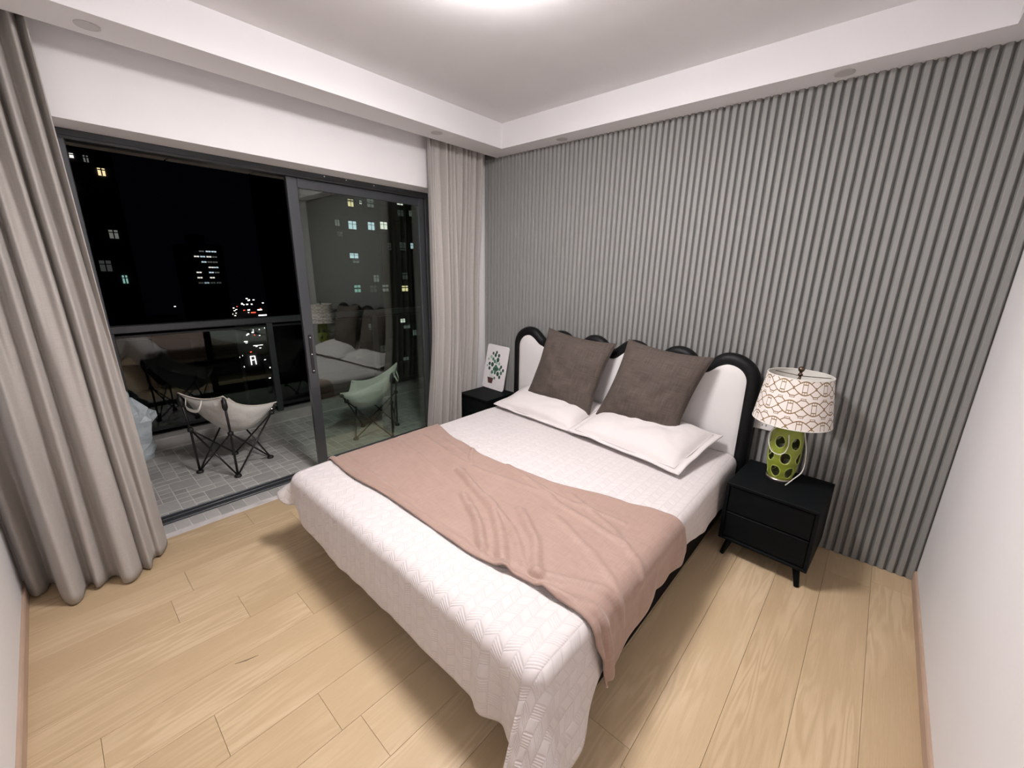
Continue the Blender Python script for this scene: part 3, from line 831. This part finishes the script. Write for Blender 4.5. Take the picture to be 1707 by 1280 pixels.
# ================================================================== CURTAINS
def curtain(name, label, bot, top, zb, zt, mid=None, nu=220, nv=60):
    b = catmull([(x, y, 0) for x, y in bot], nu); t = catmull([(x, y, 0) for x, y in top], nu)
    m_ = catmull([(x, y, 0) for x, y in mid], nu) if mid else None
    V, UV, F = [], [], []; arc = 0
    for i in range(nu):
        if i: arc += (b[i]-b[i-1]).length
        for j in range(nv+1):
            s = j/nv
            if m_ is None: p = t[i].lerp(b[i], s**1.15)
            else: p = t[i].lerp(m_[i], sstep(0,1,s/.55)) if s < .55 else m_[i].lerp(b[i], sstep(0,1,(s-.55)/.45))
            w = .006*n3(i*.045, s*3.5, 1.)*math.sin(pi*s)
            zz = lerp(zt, zb, s) + (.010*n3(i*.03, 0, 3) if j == nv else 0)
            V.append((max(.006, p.x+w), p.y+w*.6, zz)); UV.append((arc, lerp(zt, zb, s)))
    for i in range(nu-1):
        for j in range(nv): k = i*(nv+1)+j; F.append((k, k+1, k+nv+2, k+nv+1))
    t_ = thing(name, label, 'curtain', (b[nu//2].x, b[nu//2].y, 0), group='grey linen curtains')
    o = link('fabric', mesh('fabric', V, F, M['curtain'], True, uv=UV), t_, world=True)
    md = o.modifiers.new('thick', 'SOLIDIFY'); md.thickness = .004; md.offset = 0
    g = G(); ys = [v[1] for v in top]; x_ = sum(v[0] for v in top)/len(top)
    g.box(x_-.014, x_+.014, min(ys)-.01, max(ys)+.01, zt+.004, zt+.03, .002); g.obj('curtain_track', M['white'], t_, world=True)
    return t_
botL = [(.050,-2.614),(.112,-2.630),(.162,-2.658),(.152,-2.680),(.182,-2.698),(.252,-2.714),(.214,-2.744),(.250,-2.752),(.302,-2.786),(.295,-2.822),(.212,-2.834),(.185,-2.862),(.235,-2.898),(.242,-2.918),(.175,-2.930),(.190,-2.954),(.278,-2.974),(.298,-3.006),(.220,-3.036),(.080,-3.052),(.034,-3.072),(.085,-3.090),(.105,-3.118),(.060,-3.144)]
topL = [(.080+.050*math.cos(i*2.55+.4)+.010*math.sin(i*1.3), lerp(-2.668,-3.138, i/(len(botL)-1))) for i in range(len(botL))]
curtain('curtain', 'long grey linen curtain left of the open balcony door', botL, topL, .012, HS+.055)
nR = 25
topR = [(.088+.030*math.cos(i*2.75)+.010*math.sin(i*1.9+1), lerp(-.682,-.105, i/(nR-1))) for i in range(nR)]
midR = [((.100+.040*math.cos(i*2.75)+.015*math.sin(i*1.1+1)) if i < 13 else (.052+.030*math.cos(i*2.75)), lerp(-.705,-.120, i/(nR-1))) for i in range(nR)]
botR = []
for i in range(nR):
    y = lerp(-.800,-.15, i/(nR-1))
    x = (.105+.055*math.cos(i*2.75)+.018*math.sin(i*1.1+1)) if y < -.42 else (.036+.022*math.cos(i*2.75))
    botR.append((x, y))
curtain('curtain', 'grey linen curtain hanging in the corner between glass door and slat wall', botR, topR, .012, HS+.055, mid=midR)

# ================================================================== BALCONY FURNITURE
def camp_chair(label, c, face):
    f = Vector((face[0], face[1], 0)).normalized(); rz = math.atan2(f.y, f.x)
    t = thing('camp_chair', label, 'chair', (c[0], c[1], BZ), (0,0,rz), group='folding camp chairs on the balcony')
    q = .172
    feet = {'bl':(-q,q,0),'br':(-q,-q,0),'fl':(q,q,0),'fr':(q,-q,0)}
    hub = {'bl':(-q-.005,q+.005,.365),'br':(-q-.005,-q-.005,.365),'fl':(q+.045,q+.035,.40),'fr':(q+.045,-q-.035,.40)}
    top = {'bl':(-q-.030,q+.020,.655),'br':(-q-.030,-q-.020,.655),'fl':(q+.085,q+.060,.470),'fr':(q+.085,-q-.060,.470)}
    for k in ('bl','br'):
        g = G(); g.tube([feet[k], hub[k], top[k]], .0085, 10); g.obj('back_post', M['tube'], t, True)
    for k in ('fl','fr'):
        g = G(); g.tube([hub[k], top[k]], .0085, 10); g.obj('front_post', M['tube'], t, True)
    ring = ['bl','br','fr','fl']
    for i in range(4):
        a, b = ring[i], ring[(i+1) % 4]
        for p, r in ((feet[a], hub[b]), (feet[b], hub[a])):
            g = G(); g.tube([Vector(p)+Vector((0,0,.012)), r], .0065, 8); g.obj('strut', M['tube'], t, True)
    for k in feet:
        x, y, _ = feet[k]
        g = G(); g.lathe([(.024,0),(.026,.004),(.022,.018),(.010,.024)], 16, (x,y,0)); g.obj('foot_cap', M['rubber'], t, True)
        x, y, z = hub[k]; g = G(); g.lathe([(.012,-.016),(.020,-.012),(.020,.010),(.011,.016)], 12, (x,y,z)); g.obj('joint', M['rubber'], t, True)
        a, b = Vector(hub[k]), Vector(top[k]); m_ = b.lerp(a, .26)
        g = G(); g.tube([b.lerp(a,.06), m_, b.lerp(a,.34)], [.016,.019,.012], 10); g.obj('corner_sleeve', M['rubber'], t, True)
    n = 26; V, UV, F = [], [], []
    TBL, TBR, TFL, TFR = (Vector(top[k])+Vector((0,0,.012)) for k in ('bl','br','fl','fr'))
    for j in range(n+1):
        v = j/n
        for i in range(n+1):
            u = i/n
            p = (TBL.lerp(TBR,u)).lerp(TFL.lerp(TFR,u), v)
            eu, ev = 4*u*(1-u), 4*v*(1-v)
            s = .035*eu*(1-v) + .085*eu*v + .055*ev*(1-eu**.5) + .215*(eu*ev)**.62
            p = p + Vector((0,0,-s)) + Vector((-.03*eu*ev*(1-v)+.0, 0, 0))
            p.y += (.5-u)*.16*ev*(-1)*(1-eu)*.6
            p += Vector((0,0,(.014*n3(u*4,v*4,c[1]*3)+.010*n3(u*11,v*6,c[1]))*min(1,eu*ev*3)))
            V.append(p); UV.append((u,v))
    for j in range(n):
        for i in range(n): k = j*(n+1)+i; F.append((k,k+1,k+n+2,k+n+1))
    st_ = link('seat', mesh('seat', V, F, M['canvas'], True, uv=UV), t)
    md = st_.modifiers.new('thick','SOLIDIFY'); md.thickness = .005; md.offset = 0
    ring = [i for i in range(n)] + [j*(n+1)+n for j in range(n)] + [n*(n+1)+n-i for i in range(n)] + [(n-j)*(n+1) for j in range(n)]
    g = G(); g.tube([V[i] for i in ring], .0055, 6, closed=True); g.obj('hem', M['strap'], st_, True)
    # carry strap on the outside of the back
    g = G(); P = catmull([(-q-.036,.125,.625), (-q-.060,.105,.565), (-q-.062,.03,.545), (-q-.058,-.005,.57), (-q-.040,-.015,.622)], 24)
    W_ = .011
    Vv = []; Ff = []
    for i, p in enumerate(P):
        Vv += [(p.x,p.y,p.z-W_),(p.x,p.y,p.z+W_),(p.x-.003,p.y,p.z+W_),(p.x-.003,p.y,p.z-W_)]
    for i in range(len(P)-1):
        for k in range(4): Ff.append((i*4+k, i*4+(k+1) % 4, i*4+4+(k+1) % 4, i*4+4+k))
    g.add(Vv, Ff); g.obj('carry_strap', M['strap'], t)
    return t
camp_chair('cream canvas folding camp chair in the open doorway, back to the room', (-.852,-2.020), (-.53,.85))
camp_chair('cream canvas folding camp chair standing behind the sliding glass', (-.662,-.842), (-.64,-.77))

# plastic bag beside the curtain
V, F = [], []
nu, nv = 15, 11
for j in range(nv+1):
    v = j/nv; zz = .54*v
    rad = .112*(.80+.50*math.sin(pi*min(1, v*.68))**1.2)*(1-.62*sstep(.80,1,v))
    for i in range(nu):
        a = 2*pi*i/nu; r = rad*(1+.26*n3(math.cos(a)*1.6, math.sin(a)*1.6, v*3)+.42*n3(math.cos(a)*4, math.sin(a)*4, v*9))
        V.append((r*math.cos(a)*.8, r*math.sin(a), zz+.02*n3(math.cos(a)*3, math.sin(a)*3, v*4)*v))
for j in range(nv):
    for i in range(nu): F.append((j*nu+i, j*nu+(i+1) % nu, (j+1)*nu+(i+1) % nu, (j+1)*nu+i))
F.append(tuple(range(nu-1,-1,-1))); F.append(tuple(nv*nu+i for i in range(nu)))
bg = thing('plastic_bag', 'crumpled pale blue plastic bag on the balcony beside the curtain', 'bag', (-1.52,-2.555,BZ))
link('bag_body', mesh('bag_body', V, F, M['bag']), bg)
g = G(); g.tube(catmull([(.0,-.03,.53),(.0,-.02,.59),(.0,.01,.61),(.0,.03,.58),(.0,.03,.52)], 20), [.008]*20, 8); g.obj('bag_knot', M['bag'], bg, True)

# railing
ra = thing('balcony_railing', 'dark metal balcony railing with clear glass panels', 'railing', (-1.74,-1.6,.075))
RX = -1.74
g = G(); g.box(RX-.035,RX+.035,BY0,BY1,1.015,1.078,.006); g.obj('top_rail', M['alu'], ra, world=True)
g = G(); g.box(RX-.018,RX+.018,BY0,BY1,.135,.165,.003); g.obj('bottom_rail', M['aludark'], ra, world=True)
posts = [-2.98,-2.53,-1.355,-.18,1.12]
for y in posts:
    g = G(); g.box(RX-.028,RX+.028,y-.028,y+.028,.075,1.016,.003); g.obj('post', M['alu'], ra, world=True)
for a, b in zip(posts, posts[1:]):
    g = G(); g.box(RX-.005,RX+.005,a+.03,b-.03,.165,.985); g.obj('glass_panel', M['railglass'], ra, world=True)
    g = G(); g.box(RX-.014,RX+.014,a+.028,b-.028,.975,.995,.002); g.obj('clamp_rail', M['aludark'], ra, world=True)

# ================================================================== CITY AT NIGHT
EM = {'warm': emit('window_warm', (1,.82,.45), 1.0), 'cool': emit('window_cool', (.72,.9,1), .9), 'white': emit('window_white', (1,.95,.85), 1.1),
      'dim': emit('window_dim', (.75,.8,.72), .16), 'faint': emit('window_faint', (.7,.75,.7), .05), 'teal': emit('window_teal', (.45,.85,.75), .45),
      'street': emit('street_white', (1,.95,.88), 3.), 'red': emit('tail_red', (1,.10,.05), 2.2), 'blue': emit('sign_blue', (.6,.75,1), 7.)}
GZ = -62.0
def tower(label, x, y0, y1, zt, wins, depth=18, group='apartment towers beyond the balcony'):
    t = thing('tower', label, 'building', (x-depth/2, (y0+y1)/2, GZ), group=group)
    g = G(); g.box(x-depth, x, y0, y1, GZ, zt); g.box(x-depth*.7, x-depth*.3, lerp(y0,y1,.3), lerp(y0,y1,.7), zt, zt+3.5); g.obj('walls', M['tower'], t, world=True)
    z = zt-2.0
    g = G()
    while z > GZ+4: g.box(x, x+.18, y0, y1, z, z+.22); z -= 3.0
    g.obj('floor_bands', M['tower'], t, world=True)
    for y, z, w, h, e in wins:
        g = G(); g.box(x+.02, x+.10, y-w/2, y+w/2, z-h/2, z+h/2); wn = g.obj('window', EM[e], t, world=True)
        g = G(); g.box(x+.10, x+.16, y-.05, y+.05, z-h/2, z+h/2); g.box(x+.10, x+.16, y-w/2, y+w/2, z+h*.12, z+h*.12+.09); g.obj('mullion', M['towerframe'], wn, world=False)
        wn.children[0].matrix_parent_inverse = Matrix.Identity(4)
    return t
K = 87.87/47.87; kz = lambda z: (z-1.54)*K+1.54; ky = lambda y: (y+2.82)*K-2.82
RW = [(22.5,8.7,'warm',.95,1.1),(23.75,8.9,'white',.35,.5),(25.0,9.0,'dim',1.2,1.4),(29.1,9.6,'white',1.2,1.0),(22.5,6.3,'cool',1.35,1.25),(24.9,6.4,'cool',1.2,1.25),(26.6,6.6,'white',1.35,1.2),(20.7,6.4,'dim',.7,.9),
      (22.4,2.9,'cool',1.5,.8),(22.6,2.3,'dim',1.1,.6),(25.1,.3,'dim',1.0,1.2),(22.5,-.9,'teal',1.1,1.2),(26.3,-.9,'dim',1.2,1.2),(29.2,-1.0,'warm',1.3,1.0),(30.6,8.4,'dim',.5,1.0),(29.1,8.3,'faint',1.2,1.0),
      (30.6,4.4,'cool',.5,1.1),(29.2,4.3,'faint',1.3,1.4),(27.2,4.2,'faint',.8,1.2),(31.9,3.1,'faint',.7,1.0),(24.6,-.95,'faint',1.2,1.2),(20.9,5.2,'faint',.9,.7),(29.3,.6,'faint',1.1,1.2),(31.8,.6,'faint',.6,1.0),
      (24.0,-5.6,'dim',1.2,1.),(28.6,-5.2,'white',1.0,.7),(29.2,-6.0,'dim',1.4,.8),(30.4,-7.0,'dim',.8,1.0),(25.4,-8.6,'faint',1.2,1.2),(28.8,-10.5,'dim',1.2,.8),(22.0,-9.,'faint',1.3,1.2)]
def fl3(z, base): return base + round((z-base)/1.5)*1.5
tower('dark apartment tower with scattered lit windows seen through the glass panel', -85, 31, 66, 62, [(ky(y+.15), kz(z), w*1.25, h*1.25, e) for y, z, e, w, h in RW])
tower('dark apartment tower with few lit windows beside the left curtain', -60, -22, 4.6, 52,
      [(1.4,11.8,.7,.40,'white'),(2.6,11.7,.35,.6,'dim'),(3.55,10.7,.55,.8,'warm'),(1.0,9.0,.45,1.0,'white'),(3.4,4.6,.7,.9,'dim'),(2.2,1.3,.9,1.1,'faint'),(3.5,-.1,.42,.85,'teal'),(-.2,4.4,.7,.9,'faint'),(-.6,6.,.8,.9,'dim')])
far_w = []
for i in range(7):
    for j in range(4):
        if R.random() < .62: far_w.append((37.5+j*1.9+R.uniform(-.2,.2), 6.5-i*1.9, 1.5, .45, R.choice(['white','dim','cool','dim'])))
tower('distant slender tower with rows of small lit windows', -190, 34, 46, 9, far_w)
tower('distant dark tower near the door stile with bright stacked windows', -150, 54.5, 62, 20,
      [(56.6,12.1,1.3,2.2,'dim'),(58.4,12.2,1.5,2.2,'dim'),(57.2,9.,.6,2.6,'faint'),(57.4,-6.,.9,2.6,'white'),(57.3,-12.3,1.0,2.4,'white'),(53.9+1.,-8.4,1.2,2.,'dim'),(57.2,-8.9,.7,1.2,'faint')])
# lit letter sign on a low block
sg = thing('lit_sign', 'small white lit letter sign glowing far below the balcony', 'sign', (-78, 19.3, -15.2))
for P in ([(0,0,0),(0,0,1.55)], [(0,0,1.5),(0,.62,1.5),(0,.66,.85),(0,.1,.80)], [(0,.66,1.5),(0,.72,0)]):
    g = G(); g.tube(P, .085, 6); g.obj('stroke', EM['street'], sg)
g = G(); g.box(-.5,-.2,-1,2,GZ+15.2,1.9); g.obj('mount', M['tower'], sg)
# ground and the uncountable city lights
g = G(); g.box(-700,-8,-300,400,GZ-1,GZ); struct(g.obj('ground_city', M['tower']))
RL = random.Random(11)
for nm, key, n_, lab in (('city_lights','street',150,'scattered tiny white street and window lights of the city below'), ('tail_lights','red',16,'tiny red tail lights on the road far below')):
    g = G()
    for i in range(n_):
        x = -150-650*RL.random()**1.3; sp = -x+2.9
        sl_ = RL.gauss(.262,.035) if RL.random() < .6 else RL.uniform(.18,.40)
        y = -2.8 + sp*sl_; z = GZ+RL.uniform(1, 14) if key == 'street' else GZ+1.2
        if x > -205 and y < 48 or x > -170: continue
        w, h = RL.uniform(.25,.8)*sp/400, RL.uniform(.2,.5)*sp/400
        if RL.random() < .10: w *= 4
        g.box(x, x+.3, y-w, y+w, z-h, z+h)
    o = g.obj(nm, EM[key]); tag(o, lab, 'lights', kind='stuff')
g = G(); g.box(-200,-199.6,45.6,48,-5.0,-3.6); g.box(-200,-199.6,45.0,45.5,-6.0,-5.6); o = g.obj('roof_sign', EM['blue']); tag(o, 'bright bluish white lit sign on a distant rooftop', 'sign')
